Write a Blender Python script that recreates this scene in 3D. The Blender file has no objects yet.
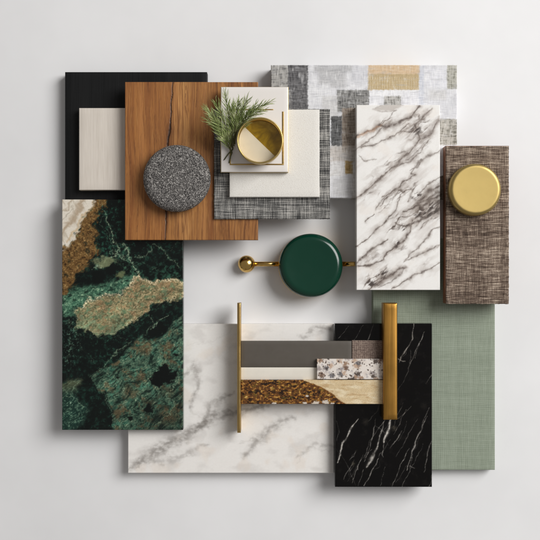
import bpy, math, random
import numpy as np
from mathutils import Vector

random.seed(7)
S = bpy.context.scene
COL = S.collection
H = 1.0                       # camera height above the table, metres; 1 mm on the table = 1 photo pixel


def wx(px, z=0.0):
    return (px - 270.0) * 0.001 * (H - z * 0.001) / H


def wy(py, z=0.0):
    return (270.0 - py) * 0.001 * (H - z * 0.001) / H


def lift(z):
    return z + 5.0 if z > 0 else z


def lin(c):
    c = np.asarray(c, dtype=float) / 255.0
    return np.where(c <= 0.04045, c / 12.92, ((c + 0.055) / 1.055) ** 2.4)


def rgba(r, g, b):
    l = lin((r, g, b))
    return (float(l[0]), float(l[1]), float(l[2]), 1.0)


# ------------------------------------------------------------------ noise in numpy
def _hash(ix, iy, seed):
    h = (ix.astype(np.int64) * 374761393 + iy.astype(np.int64) * 668265263 + seed * 1442695041) & 0xFFFFFFFF
    h = ((h ^ (h >> 13)) * 1274126177) & 0xFFFFFFFF
    h = (h ^ (h >> 16)) & 0xFFFFFFFF
    return h / 4294967295.0


def vnoise(x, y, seed=0):
    """gradient noise, about -1..1"""
    x0 = np.floor(x); y0 = np.floor(y)
    fx = x - x0; fy = y - y0
    u = fx * fx * fx * (fx * (fx * 6 - 15) + 10); v = fy * fy * fy * (fy * (fy * 6 - 15) + 10)

    def g(ix, iy, dx, dy):
        a = _hash(ix, iy, seed) * 2 * np.pi
        return np.cos(a) * dx + np.sin(a) * dy
    n00 = g(x0, y0, fx, fy); n10 = g(x0 + 1, y0, fx - 1, fy)
    n01 = g(x0, y0 + 1, fx, fy - 1); n11 = g(x0 + 1, y0 + 1, fx - 1, fy - 1)
    return ((n00 * (1 - u) + n10 * u) * (1 - v) + (n01 * (1 - u) + n11 * u) * v) * 1.5


def fbm(x, y, seed=0, oct=4, gain=0.5):
    s = 0; a = 1.0; t = 0
    for i in range(oct):
        s = s + a * vnoise(x * 2 ** i, y * 2 ** i, seed + i * 17)
        t += a; a *= gain
    return s / t * 1.4


def cells(x, y, seed=0, jitter=1.0):
    """worley: nearest distance, id value, second distance"""
    x0 = np.floor(x); y0 = np.floor(y)
    d1 = np.full(x.shape, 9.0); d2 = np.full(x.shape, 9.0); idv = np.zeros(x.shape)
    for j in (-1, 0, 1):
        for i in (-1, 0, 1):
            cx = x0 + i; cy = y0 + j
            px = cx + 0.5 + jitter * (_hash(cx, cy, seed) - 0.5)
            py = cy + 0.5 + jitter * (_hash(cx, cy, seed + 5) - 0.5)
            d = np.hypot(x - px, y - py)
            v = _hash(cx, cy, seed + 9)
            near = d < d1
            d2 = np.where(near, d1, np.minimum(d2, d))
            idv = np.where(near, v, idv)
            d1 = np.where(near, d, d1)
    return d1, idv, d2


def sstep(a, b, x):
    t = np.clip((x - a) / (b - a), 0, 1)
    return t * t * (3 - 2 * t)


def mixc(c, col, m):
    return c * (1 - m[..., None]) + np.asarray(col, float) * m[..., None]


def poly_sd(X, Y, pts):
    """signed distance to polygon, negative inside"""
    d = np.full(X.shape, 1e9); ins = np.zeros(X.shape, bool)
    n = len(pts)
    for i in range(n):
        ax, ay = pts[i]; bx, by = pts[(i + 1) % n]
        ex, ey = bx - ax, by - ay
        t = np.clip(((X - ax) * ex + (Y - ay) * ey) / (ex * ex + ey * ey + 1e-9), 0, 1)
        d = np.minimum(d, np.hypot(X - ax - t * ex, Y - ay - t * ey))
        c = (ay > Y) != (by > Y)
        with np.errstate(divide='ignore', invalid='ignore'):
            xi = ax + (Y - ay) * ex / (ey if ey != 0 else 1e-9)
        ins ^= c & (X < xi)
    return np.where(ins, -d, d)


def line_d(X, Y, pts, w):
    """distance to a polyline over a width that runs through w (list per vertex or one number)"""
    if not hasattr(w, '__len__'):
        w = [w] * len(pts)
        w[0] *= 0.45; w[-1] *= 0.45
    best = np.full(X.shape, 1e9)
    for i in range(len(pts) - 1):
        ax, ay = pts[i]; bx, by = pts[i + 1]
        ex, ey = bx - ax, by - ay
        t = np.clip(((X - ax) * ex + (Y - ay) * ey) / (ex * ex + ey * ey + 1e-9), 0, 1)
        d = np.hypot(X - ax - t * ex, Y - ay - t * ey) / (w[i] * (1 - t) + w[i + 1] * t)
        best = np.minimum(best, d)
    return best


# ------------------------------------------------------------------ objects
def link(o, parent=None):
    COL.objects.link(o)
    if parent is not None:
        o.parent = parent
    return o


def thing(name, label, cat, loc):
    o = bpy.data.objects.new(name, None)
    o.empty_display_size = 0.01
    o.location = loc
    link(o); o['label'] = label; o['category'] = cat
    return o


def tag(o, label, cat):
    o['label'] = label; o['category'] = cat
    return o


def make_mesh(name, verts, faces, mat, parent=None, loc=(0, 0, 0), smooth=True, attr=None, flat_from=None):
    me = bpy.data.meshes.new(name)
    me.from_pydata([tuple(v) for v in verts], [], faces)
    me.update()
    n = len(me.polygons)
    sm = np.full(n, smooth)
    if flat_from is not None:
        sm[flat_from:] = False
    me.polygons.foreach_set('use_smooth', sm)
    if attr is not None:
        a = me.attributes.new('pigment', 'FLOAT_COLOR', 'POINT')
        a.data.foreach_set('color', attr.astype(np.float32).ravel())
    me.materials.append(mat)
    o = bpy.data.objects.new(name, me)
    o.location = loc
    return link(o, parent)


def slab(name, rect, z0, z1, mat, parent=None, bevel=0.6, res=None, paint=None, ragged=0.0, relief=None, org=None):
    """a flat slab whose top face is seen at rect (photo pixels); heights in mm above the first layer"""
    z0, z1 = lift(z0), lift(z1)
    x0, x1 = wx(rect[0], z1), wx(rect[2], z1)
    y1, y0 = wy(rect[1], z1), wy(rect[3], z1)
    cx, cy = (x0 + x1) / 2, (y0 + y1) / 2
    if org is None:
        org = (cx, cy, z0 * 0.001)
    b = bevel * 0.001
    r = (res or 3.0) * 0.001

    def axis(a, c):
        n = max(2, int(round((c - a - 2 * b) / r)) + 1)
        mid = np.linspace(a + b, c - b, n)
        return np.concatenate([[a, a + 0.12 * b, a + 0.45 * b], mid, [c - 0.45 * b, c - 0.12 * b, c]])
    xs, ys = axis(x0, x1), axis(y0, y1)

    def drop(v, a, c):
        d = np.minimum(v - a, c - v)
        t = np.clip(1 - d / b, 0, 1)
        return b * (1 - np.sqrt(np.clip(1 - t * t, 0, 1)))
    X, Y = np.meshgrid(xs, ys)
    D = np.maximum(drop(X, x0, x1), drop(Y, y0, y1))
    Z = z1 * 0.001 - D
    f = H / (H - z1 * 0.001)
    PX, PY = X * 1000 * f + 270, 270 - Y * 1000 * f
    if relief is not None:
        Z = Z + relief(PX, PY) * 0.001 * (D <= 1e-7)
    if ragged:
        edge = np.clip(1 - np.minimum(np.minimum(X - x0, x1 - X), np.minimum(Y - y0, y1 - Y)) / 0.002, 0, 1)
        X = X + ragged * 0.001 * edge * fbm(PX / 3, PY / 1.2, 3)
        Y = Y + ragged * 0.001 * edge * fbm(PX / 1.2, PY / 3, 8)
    ny, nx = X.shape
    V = np.stack([X - org[0], Y - org[1], Z - org[2]], -1).reshape(-1, 3)
    I = np.arange(nx * ny).reshape(ny, nx)
    F = np.stack([I[:-1, :-1], I[:-1, 1:], I[1:, 1:], I[1:, :-1]], -1).reshape(-1, 4).tolist()
    nt = len(F)
    per = np.concatenate([I[0, :-1], I[:-1, -1], I[-1, :0:-1], I[:0:-1, 0]])
    m = len(per)
    side_t = V[per]; side_b = side_t.copy(); side_b[:, 2] = z0 * 0.001 - org[2]
    base = len(V)
    V = np.concatenate([V, side_t, side_b])
    for i in range(m):
        j = (i + 1) % m
        F.append([base + i, base + m + i, base + m + j, base + j])
    F.append([base + m + i for i in range(m)][::-1])
    attr = None
    if paint is not None:
        C = paint(PX, PY)
        C = np.concatenate([lin(np.clip(C, 0, 255)), np.ones(C.shape[:2] + (1,))], -1).reshape(-1, 4)
        attr = np.concatenate([C, C[per], C[per]])
    return make_mesh(name, V, F, mat, parent, loc=(org if parent is None else (0, 0, 0)), attr=attr, flat_from=nt)


def base_of(rect, z0, z1):
    z0, z1 = lift(z0), lift(z1)
    return ((wx(rect[0], z1) + wx(rect[2], z1)) / 2, (wy(rect[1], z1) + wy(rect[3], z1)) / 2, z0 * 0.001)


def lathe(name, prof, mat, parent=None, loc=(0, 0, 0), seg=128, wob=0.0):
    """profile: (r, z) in mm from the top centre outward and down"""
    V, F = [], []
    n = len(prof)
    for r, z in prof:
        for k in range(seg):
            a = 2 * math.pi * k / seg
            q = 1 + wob * (math.sin(2 * a + 0.7) + 0.6 * math.sin(3 * a + 2.1))
            V.append((r * q * 0.001 * math.cos(a), r * q * 0.001 * math.sin(a), z * 0.001))
    for i in range(n - 1):
        for k in range(seg):
            l = (k + 1) % seg
            F.append((i * seg + k, (i + 1) * seg + k, (i + 1) * seg + l, i * seg + l))
    F.append(tuple(range(seg)))
    F.append(tuple((n - 1) * seg + k for k in range(seg))[::-1])
    return make_mesh(name, V, F, mat, parent, loc)


def round_disc(r, z0, z1, rt, rb, n=14, dish=0.0):
    """profile of a disc with rounded top (radius rt) and bottom edge (rb)"""
    p = [(0.5, z1 - dish), ((r - rt) * 0.5, z1 - dish * 0.85), ((r - rt) * 0.85, z1 - dish * 0.35), ((r - rt) * 0.96, z1 - dish * 0.05)]
    for i in range(n + 1):
        a = math.pi / 2 * i / n
        p.append((r - rt + rt * math.sin(a), z1 - rt + rt * math.cos(a)))
    for i in range(1, n + 1):
        a = math.pi / 2 * i / n
        p.append((r - rb + rb * math.cos(a), z0 + rb - rb * math.sin(a)))
    p.append((0.5, z0))
    return p


def tube(pts, radii, seg=10):
    V, F = [], []
    pts = [Vector(p) for p in pts]
    for i, p in enumerate(pts):
        t = (pts[min(i + 1, len(pts) - 1)] - pts[max(i - 1, 0)]).normalized()
        u = t.cross(Vector((0.13, 0.21, 1))).normalized(); w = t.cross(u)
        for k in range(seg):
            a = 2 * math.pi * k / seg
            V.append(p + (u * math.cos(a) + w * math.sin(a)) * radii[i])
    for i in range(len(pts) - 1):
        for k in range(seg):
            l = (k + 1) % seg
            F.append((i * seg + k, (i + 1) * seg + k, (i + 1) * seg + l, i * seg + l))
    F.append(tuple(range(seg))); F.append(tuple((len(pts) - 1) * seg + k for k in range(seg))[::-1])
    return V, F


# ------------------------------------------------------------------ node helpers
class M:
    def __init__(s, name):
        s.m = bpy.data.materials.new(name); s.m.use_nodes = True
        s.t = s.m.node_tree; s.b = s.t.nodes['Principled BSDF']
        tc = s.n('ShaderNodeTexCoord')
        mp = s.n('ShaderNodeVectorMath', operation='SCALE'); mp.inputs['Scale'].default_value = 1000.0
        s.l(tc.outputs['Object'], mp.inputs[0]); s.P = mp.outputs[0]     # local position in mm

    def n(s, typ, **kw):
        n = s.t.nodes.new(typ)
        for k, v in kw.items():
            setattr(n, k, v)
        return n

    def l(s, a, b):
        s.t.links.new(a, b)

    def put(s, sock, v):
        if isinstance(v, bpy.types.NodeSocket):
            s.l(v, sock)
        else:
            sock.default_value = v

    def math(s, op, a, b=0.0, c=0.0, clamp=False):
        n = s.n('ShaderNodeMath', operation=op, use_clamp=clamp)
        s.put(n.inputs[0], a); s.put(n.inputs[1], b)
        if op in ('MULTIPLY_ADD', 'SMOOTH_MIN'):
            s.put(n.inputs[2], c)
        return n.outputs[0]

    def noise(s, sc, detail=3.0, rough=0.5, dist=0.0, off=(0, 0, 0)):
        """sc: cycles per mm, one number or xyz"""
        if not hasattr(sc, '__len__'):
            sc = (sc, sc, sc)
        mp = s.n('ShaderNodeMapping'); mp.inputs['Scale'].default_value = sc; mp.inputs['Location'].default_value = off
        s.l(s.P, mp.inputs['Vector'])
        n = s.n('ShaderNodeTexNoise'); n.inputs['Scale'].default_value = 1.0
        n.inputs['Detail'].default_value = detail; n.inputs['Roughness'].default_value = rough
        n.inputs['Distortion'].default_value = dist
        s.l(mp.outputs[0], n.inputs['Vector'])
        return n.outputs['Fac']

    def voro(s, sc, out='Distance', feature='F1'):
        mp = s.n('ShaderNodeMapping'); mp.inputs['Scale'].default_value = (sc, sc, sc)
        s.l(s.P, mp.inputs['Vector'])
        n = s.n('ShaderNodeTexVoronoi', feature=feature); n.inputs['Scale'].default_value = 1.0
        s.l(mp.outputs[0], n.inputs['Vector'])
        return n.outputs[out]

    def ramp(s, fac, stops, interp='LINEAR'):
        n = s.n('ShaderNodeValToRGB'); cr = n.color_ramp; cr.interpolation = interp
        while len(cr.elements) < len(stops):
            cr.elements.new(0.5)
        for e, (p, c) in zip(cr.elements, stops):
            e.position = p; e.color = c if len(c) == 4 else rgba(*c)
        s.put(n.inputs[0], fac)
        return n.outputs[0]

    def rng(s, v, a, b, c, d):
        n = s.n('ShaderNodeMapRange'); s.put(n.inputs[0], v)
        for i, q in enumerate((a, b, c, d)):
            n.inputs[i + 1].default_value = q
        return n.outputs[0]

    def mix(s, f, a, b, mode='MIX'):
        n = s.n('ShaderNodeMix', data_type='RGBA', blend_type=mode)
        s.put(n.inputs[0], f); s.put(n.inputs[6], a); s.put(n.inputs[7], b)
        return n.outputs[2]

    def attr(s):
        n = s.n('ShaderNodeAttribute'); n.attribute_name = 'pigment'
        return n.outputs['Color']

    def bump(s, h, dist_mm, strength=1.0, prev=None):
        n = s.n('ShaderNodeBump'); n.inputs['Distance'].default_value = dist_mm * 0.001
        n.inputs['Strength'].default_value = strength
        s.l(h, n.inputs['Height'])
        if prev is not None:
            s.l(prev, n.inputs['Normal'])
        return n.outputs[0]

    def done(s, col, rough=0.5, metal=0.0, normal=None, **kw):
        s.put(s.b.inputs['Base Color'], col); s.put(s.b.inputs['Roughness'], rough); s.put(s.b.inputs['Metallic'], metal)
        if normal is not None:
            s.l(normal, s.b.inputs['Normal'])
        for k, v in kw.items():
            s.put(s.b.inputs[k.replace('_', ' ')], v)
        return s.m


def plain(name, c, rough=0.5, metal=0.0, var=0.06, sc=0.08, bumpd=0.0, bsc=1.0, **kw):
    m = M(name)
    n = m.noise(sc, 4, 0.6)
    col = m.mix(m.rng(n, 0.3, 0.7, 0.0, var), rgba(*c), rgba(*[q * 0.75 for q in c]))
    r = m.rng(m.noise(sc * 2.3, 3, 0.6, off=(9, 3, 1)), 0.3, 0.7, rough * 0.88, rough * 1.15)
    nm = m.bump(m.noise(bsc, 4, 0.6), bumpd) if bumpd else None
    return m.done(col, r, metal, nm, **kw)


def stone_mat(name, rough, grain=0.1, gsc=0.9, coat=0.0, spec=0.4):
    """polished stone: pigment from the painted mineral map plus fine crystalline noise"""
    m = M(name)
    n1 = m.noise(gsc, 5, 0.65)
    f = m.rng(n1, 0.3, 0.7, 1 - grain, 1 + grain)
    col = m.mix(1.0, m.attr(), m.ramp(0.5, [(0, (1, 1, 1, 1)), (1, (1, 1, 1, 1))]), 'MULTIPLY')
    vm = m.n('ShaderNodeVectorMath', operation='SCALE'); m.l(col, vm.inputs[0]); m.l(f, vm.inputs['Scale'])
    r = m.rng(m.noise(0.05, 4, 0.6), 0.3, 0.7, rough * 0.8, rough * 1.2)
    return m.done(vm.outputs[0], r, 0, m.bump(m.noise(0.25, 3, 0.5), 0.02), Coat_Weight=coat, Coat_Roughness=0.06, Specular_IOR_Level=spec)


def weave(name, stops, p=1.0, along=9.0, hv=0.5, gain=1.5, grid=0.12, pitch=1.9, bandw=0.2, rough=0.9, bumpd=0.25):
    """slubby upright and level threads; hv is the weight of the level ones"""
    m = M(name)
    a = m.noise((1 / p, 1 / along, 0.3), 3.0, 0.6)                   # upright threads
    b = m.noise((1 / along, 1 / p, 0.3), 3.0, 0.6, off=(5, 7, 0))    # level threads
    sx = m.n('ShaderNodeSeparateXYZ'); m.l(m.P, sx.inputs[0])
    wob = m.math('MULTIPLY', m.noise(0.12, 2), 5.0)
    cx = m.math('SINE', m.math('ADD', m.math('MULTIPLY', sx.outputs[0], 2 * math.pi / pitch), wob))
    cy = m.math('SINE', m.math('ADD', m.math('MULTIPLY', sx.outputs[1], 2 * math.pi / pitch), wob))
    a = m.math('ADD', a, m.math('MULTIPLY', cx, grid)); b = m.math('ADD', b, m.math('MULTIPLY', cy, grid))
    v = m.math('ADD', m.math('MULTIPLY', a, 1 - hv), m.math('MULTIPLY', b, hv))
    v = m.math('MULTIPLY_ADD', m.math('SUBTRACT', v, 0.5), gain, 0.5)
    wa = m.noise((0.16, 0.004, 0.1), 2.0, 0.5, off=(2, 1, 0)); wb = m.noise((0.004, 0.16, 0.1), 2.0, 0.5, off=(4, 8, 0))
    w = m.math('MULTIPLY', m.math('SUBTRACT', m.math('ADD', wa, wb), 1.0), bandw)
    fz = m.math('MULTIPLY', m.math('SUBTRACT', m.noise(1.6, 2), 0.5), 0.25)
    v2 = m.math('ADD', m.math('ADD', v, w), fz)
    return m.done(m.ramp(v2, stops), rough, 0, m.bump(v2, bumpd), Sheen_Weight=0.05, Specular_IOR_Level=0.2)


# ------------------------------------------------------------------ plain materials
m_table = M('table_plaster')
_c = m_table.mix(m_table.rng(m_table.noise(0.006, 4, 0.6), 0.35, 0.65, 0, 1), rgba(229, 229, 230), rgba(222, 222, 223))
m_table = m_table.done(_c, 0.55, 0, m_table.bump(m_table.noise(0.05, 5, 0.6), 0.05), Specular_IOR_Level=0.3)


def black_board():
    m = M('black_stained_oak')
    g = m.noise((0.9, 0.02, 0.3), 4, 0.6, 0.3)
    h = m.noise((0.1, 0.006, 0.1), 3, 0.5)
    c = m.mix(m.rng(g, 0.35, 0.7, 0, 1), rgba(11, 12, 13), rgba(20, 21, 22))
    c = m.mix(m.rng(h, 0.4, 0.7, 0, 0.6), c, rgba(27, 27, 28))
    return m.done(c, 0.55, 0, m.bump(g, 0.08), Specular_IOR_Level=0.2)


m_black = black_board()


def brushed(name, c, rough, axis='y', amt=0.05, dark=0.7):
    m = M(name)
    sc = (1.6, 0.02, 0.5) if axis == 'y' else (0.02, 1.6, 0.5)
    g = m.noise(sc, 3, 0.6)
    w = m.noise(0.04, 3, 0.5)
    col = m.mix(m.rng(g, 0.3, 0.7, 0, 0.6), rgba(*c), rgba(*[q * dark for q in c]))
    r = m.rng(w, 0.3, 0.7, rough * 0.85, rough * 1.2)
    return m.done(col, r, 1.0, m.bump(g, amt))


m_brass = plain('satin_brass', (176, 154, 98), 0.46, 1.0, 0.12, 0.05, 0.015, 2.5)
m_brass_dark = brushed('brushed_antique_brass', (188, 140, 68), 0.36, 'y', 0.05)
m_rod = plain('polished_brass', (214, 176, 104), 0.2, 1.0, 0.1, 0.05)
m_rim = plain('bowl_brass', (196, 170, 108), 0.36, 1.0, 0.15, 0.08, 0.02, 0.6)
m_thin = plain('aged_brass', (196, 164, 104), 0.3, 1.0, 0.2, 0.05)
m_lacq = plain('green_lacquer', (2, 52, 37), 0.2, 0.0, 0.15, 0.03, Coat_Weight=0.25, Specular_IOR_Level=0.4, Coat_Roughness=0.05)
m_laminate = plain('taupe_laminate', (84, 78, 71), 0.42, 0, 0.12, 0.05, 0.02, 2.0)
m_glaze = plain('white_glaze', (230, 225, 221), 0.14, 0, 0.05, 0.02, Coat_Weight=0.3)
m_cream = plain('cream_glaze', (214, 202, 178), 0.3, 0, 0.25, 0.05)
m_backing = plain('grey_board', (120, 118, 114), 0.8)


def ribbed():
    m = M('cream_brushed_ceramic')
    g = m.noise((0.8, 0.03, 0.3), 3, 0.6)
    h = m.noise((0.15, 0.02, 0.1), 3, 0.5, off=(3, 0, 0))
    c = m.mix(m.rng(g, 0.3, 0.7, 0, 1), rgba(216, 208, 198), rgba(200, 191, 180))
    c = m.mix(m.rng(h, 0.4, 0.65, 0, 0.5), c, rgba(222, 214, 204))
    return m.done(c, 0.4, 0, m.bump(g, 0.08))


m_ceramic = ribbed()


def speckle_tile():
    m = M('ivory_speckled_ceramic')
    v = m.voro(0.55)
    n = m.noise(1.2, 4, 0.6)
    dots = m.rng(v, 0.10, 0.22, 1, 0)
    c = m.mix(m.rng(n, 0.35, 0.7, 0, 1), rgba(228, 225, 219), rgba(216, 212, 205))
    c = m.mix(m.math('MULTIPLY', dots, m.rng(m.noise(0.4, 2), 0.45, 0.6, 0, 0.55)), c, rgba(170, 158, 140))
    return m.done(c, 0.6, 0, m.bump(n, 0.25))


m_speck = speckle_tile()


def pumice():
    m = M('speckled_grey_stone')
    a = m.voro(1.5); n = m.noise(1.3, 3, 0.75); k = m.voro(1.1, 'Color')
    r = m.n('ShaderNodeSeparateColor'); m.l(k, r.inputs[0])
    c = m.ramp(n, [(0.32, (16, 15, 16)), (0.43, (46, 44, 44)), (0.50, (104, 100, 98)), (0.58, (168, 164, 160)), (0.72, (222, 218, 212))])
    c = m.mix(m.rng(r.outputs[0], 0.7, 0.8, 0, 0.6), c, rgba(24, 23, 24))
    c = m.mix(m.rng(r.outputs[1], 0.88, 0.92, 0, 0.6), c, rgba(226, 222, 216))
    nm = m.bump(n, 1.1); nm = m.bump(a, 0.5, 1.0, nm)
    return m.done(c, 0.7, 0, nm, Specular_IOR_Level=0.3)


m_pumice = pumice()

m_grey_weave = weave('grey_tweed', [(0.26, (34, 34, 35)), (0.42, (80, 79, 78)), (0.54, (122, 121, 118)), (0.68, (172, 169, 164)), (0.82, (206, 202, 195))],
                     p=0.95, along=20, gain=1.25, grid=0.12, pitch=1.7, bandw=0.3, bumpd=0.3)
m_brown_weave = weave('brown_tweed', [(0.24, (44, 34, 29)), (0.42, (86, 72, 62)), (0.54, (120, 104, 92)), (0.67, (166, 150, 134)), (0.82, (206, 192, 174))],
                      p=0.9, along=12, hv=0.62, gain=1.35, grid=0.09, pitch=1.6, bandw=0.22, bumpd=0.4)
m_sage = weave('sage_linen', [(0.25, (124, 133, 118)), (0.5, (139, 148, 132)), (0.75, (152, 161, 146))],
               p=1.1, along=20, gain=1.1, grid=0.14, pitch=1.9, bandw=0.25, bumpd=0.10)
m_cork = weave('mauve_cloth', [(0.3, (92, 78, 72)), (0.5, (118, 102, 93)), (0.7, (146, 130, 119))], p=0.9, along=2.5, bandw=0.1, bumpd=0.1)


def wood_edge():
    m = M('walnut_edge')
    g = m.noise((0.05, 0.05, 0.9), 4, 0.6)
    c = m.mix(m.rng(g, 0.35, 0.65, 0, 1), rgba(150, 98, 66), rgba(104, 66, 44))
    return m.done(c, 0.5, 0, m.bump(g, 0.1))


m_edge = wood_edge()


def wood():
    m = M('oiled_oak')
    g = m.noise((1.3, 0.03, 0.6), 4, 0.65, 0.2)
    p = m.noise((2.2, 0.11, 0.8), 2, 0.5, off=(3, 1, 0))
    col = m.mix(m.rng(g, 0.35, 0.7, 0, 0.42), m.attr(), rgba(104, 58, 22))
    col = m.mix(m.rng(p, 0.62, 0.72, 0, 0.5), col, rgba(74, 40, 16))
    return m.done(col, m.rng(g, 0.3, 0.7, 0.4, 0.58), 0, m.bump(g, 0.12), Specular_IOR_Level=0.4)


m_wood = wood()


def canvas():
    m = M('patchwork_canvas')
    a = m.noise((1.1, 0.12, 0.3), 2, 0.5); b = m.noise((0.12, 1.1, 0.3), 2, 0.5, off=(4, 2, 0))
    t = m.math('ADD', a, b)
    f = m.rng(t, 0.75, 1.25, 0.90, 1.08)
    vm = m.n('ShaderNodeVectorMath', operation='SCALE'); m.l(m.attr(), vm.inputs[0]); m.l(f, vm.inputs['Scale'])
    return m.done(vm.outputs[0], 0.9, 0, m.bump(t, 0.12), Specular_IOR_Level=0.2)


m_canvas = canvas()
m_green = stone_mat('green_marble_polish', 0.25, 0.12, 1.3, spec=0.35)
m_cala = stone_mat('white_veined_marble_polish', 0.35, 0.03, 0.8)
m_white = stone_mat('pale_marble_polish', 0.3, 0.025, 0.5)
m_blackm = stone_mat('black_marble_polish', 0.16, 0.25, 1.0, spec=0.3)
m_terr = stone_mat('terrazzo_polish', 0.35, 0.05, 1.0)
m_gran = stone_mat('granite_polish', 0.28, 0.25, 1.6)


# ------------------------------------------------------------------ painted mineral maps (photo pixel coordinates)
def S5(pts, ox, oy, sc):
    return [(ox + x / sc, oy + y / sc) for x, y in pts]


GREEN_BAND = [(60, 292), (78, 287), (92, 285), (108, 283), (122, 278), (137, 273), (141, 280), (130, 289), (106, 297), (88, 301), (76, 310), (70, 318), (60, 316)]
TAN_BAND = [(137, 273), (143, 280), (152, 283), (166, 279), (186, 281), (186, 300), (172, 299), (162, 303), (152, 306), (145, 315), (137, 319), (130, 323), (118, 331), (106, 334), (95, 335), (85, 332), (79, 327), (76, 320), (73, 313), (79, 308), (88, 302), (105, 298), (119, 296), (130, 287)]


def paint_green(X, Y):
    wxx = X + 4.2 * fbm(X / 12, Y / 12, 1, 3) + 1.5 * fbm(X / 3.6, Y / 3.6, 2, 5, 0.6)
    wyy = Y + 4.2 * fbm(X / 12, Y / 12, 11, 3) + 1.5 * fbm(X / 3.6, Y / 3.6, 12, 5, 0.6)
    # diagonal fibre direction, running up to the right, itself wavering
    qx = X + 4 * fbm(X / 22, Y / 22, 15, 2); qy = Y + 4 * fbm(X / 22, Y / 22, 16, 2)
    u = (qx * 0.80 - qy * 0.60); v = (qx * 0.60 + qy * 0.80)
    fib = fbm(u / 7.0, v / 1.5, 5, 4, 0.62)
    fin = fbm(X / 1.7, Y / 1.7, 6, 3, 0.75)
    mid = fbm(X / 4.5, Y / 4.5, 8, 5, 0.7)
    big = fbm(X / 16, Y / 16, 7, 4, 0.6)
    th = 1.15 * (0.38 * fib + 0.36 * fin + 0.5 * mid)

    fe = fbm(u / 9, v / 3.0, 17, 5, 0.6)

    def reg(pts, soft=1.0, rag=1.4):
        return sstep(soft * 1.6, -soft * 1.6, poly_sd(wxx, wyy, pts) + rag * (fin * 0.5 + 0.9 * mid + 1.3 * fe))

    def blend(C, col, m):
        return C * (1 - m[..., None]) + col * m[..., None]
    C = np.ones(X.shape + (3,)) * np.array([6, 13, 11.0])
    tex = np.clip(0.25 + 0.75 * sstep(0.35, 0.0, np.hypot((X - 118) / 60, (Y - 228) / 40) - 0.6), 0, 1)
    C = mixc(C, (16, 40, 33), sstep(-0.1, 0.5, mid + 0.4 * big) * (0.45 + 0.5 * tex))
    C = mixc(C, (44, 90, 72), sstep(0.1, 0.7, 0.7 * mid + 0.5 * fin + 0.3 * big) * (0.15 + 0.6 * tex))
    C = mixc(C, (92, 120, 100), sstep(0.45, 0.9, 0.6 * mid + 0.7 * fin) * 0.5 * (0.4 + 0.6 * tex))
    # textured green, lower right
    g1 = reg([(184, 315), (170, 325), (162, 336), (152, 341), (142, 336), (131, 347), (118, 360), (106, 369), (91, 375), (95, 387), (107, 396), (114, 410), (115, 433), (186, 433)])
    col = np.ones_like(C) * np.array([60, 86, 70.0])
    col = mixc(col, (106, 126, 102), sstep(-0.05, 0.45, 0.6 * th + 0.4 * fbm(u / 5, v / 0.95, 92, 3, 0.6)))
    col = mixc(col, (176, 192, 164), sstep(0.34, 0.85, th + 0.3 * big))
    col = mixc(col, (22, 42, 34), sstep(0.0, -0.5, th + 0.35 * mid))
    col = mixc(col, (92, 70, 48), sstep(0.05, 0.5, big + 0.4 * mid) * 0.7)
    col = mixc(col, (62, 116, 96), sstep(0.0, 0.55, fbm(X / 6, Y / 6, 31, 5, 0.65)) * 0.6)
    for (bx, by, br) in ((130, 392, 13), (149, 404, 9), (168, 392, 9), (168, 418, 16), (145, 350, 9)):
        col = mixc(col, (82, 60, 40), sstep(br, br * 0.1, np.hypot(wxx - bx, (wyy - by) * 1.3) + 3 * mid) * 0.65 * sstep(-0.7, 0.1, th))
    col = mixc(col, (14, 28, 23), sstep(0.12, 0.5, fbm(u / 17, v / 5, 97, 5, 0.6) + 0.15 * th) * 0.8)
    col = mixc(col, (150, 168, 140), sstep(0.3, 0.6, fbm(u / 12, v / 3, 98, 5, 0.62)) * 0.45 * sstep(-0.3, 0.3, th))
    C = blend(C, col * (0.92 + 0.16 * np.clip(fin, -1, 1))[..., None], g1)
    # green lower left
    g2 = reg([(60, 386), (70, 380), (79, 378), (81, 385), (75, 394), (80, 402), (90, 406), (90, 415), (82, 423), (72, 432), (60, 432)], 2.5, 2.5)
    col2 = mixc(np.ones_like(C) * np.array([18, 40, 34.0]), (72, 98, 82), sstep(-0.1, 0.4, th))
    col2 = mixc(col2, (142, 162, 142), sstep(0.35, 0.8, th))
    col2 = mixc(col2, (94, 90, 64), sstep(398, 382, Y) * 0.6)
    C = blend(C, col2, g2)
    g3 = reg([(60, 318), (72, 312), (78, 326), (82, 345), (74, 366), (60, 372)], 5, 3) * sstep(0.05, 0.5, fin * 0.6 + 0.6 * mid)
    C = mixc(C, (86, 112, 98), g3 * 0.7)
    g3 = reg([(96, 340), (118, 332), (132, 340), (124, 356), (104, 362)], 5, 3) * sstep(0.15, 0.6, fin * 0.6 + 0.5 * mid)
    C = mixc(C, (44, 72, 58), g3 * 0.7)
    # mid green band
    g4 = reg(GREEN_BAND, 2.0, 2.0)
    col4 = mixc(np.ones_like(C) * np.array([44, 76, 60.0]), (94, 126, 102), sstep(-0.2, 0.35, th))
    col4 = mixc(col4, (158, 182, 146), sstep(0.3, 0.8, th + 0.2 * mid))
    col4 = mixc(col4, (14, 30, 24), sstep(0.0, 0.55, fbm(X / 6, Y / 3, 42, 4, 0.6)) * 0.8)
    C = blend(C, col4, g4)
    g5 = reg([(155, 262), (186, 266), (186, 284), (150, 284)], 6, 3)
    C = mixc(C, (40, 72, 58), g5 * sstep(-0.2, 0.5, th + 0.3 * mid) * 0.75)
    g6 = reg([(106, 262), (126, 256), (140, 262), (138, 276), (118, 281), (124, 272), (112, 266)], 4, 3)
    C = mixc(C, (54, 84, 64), g6 * sstep(-0.1, 0.5, th + 0.3 * mid) * 0.75)
    # tan band
    sd = poly_sd(wxx, wyy, TAN_BAND)
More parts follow.
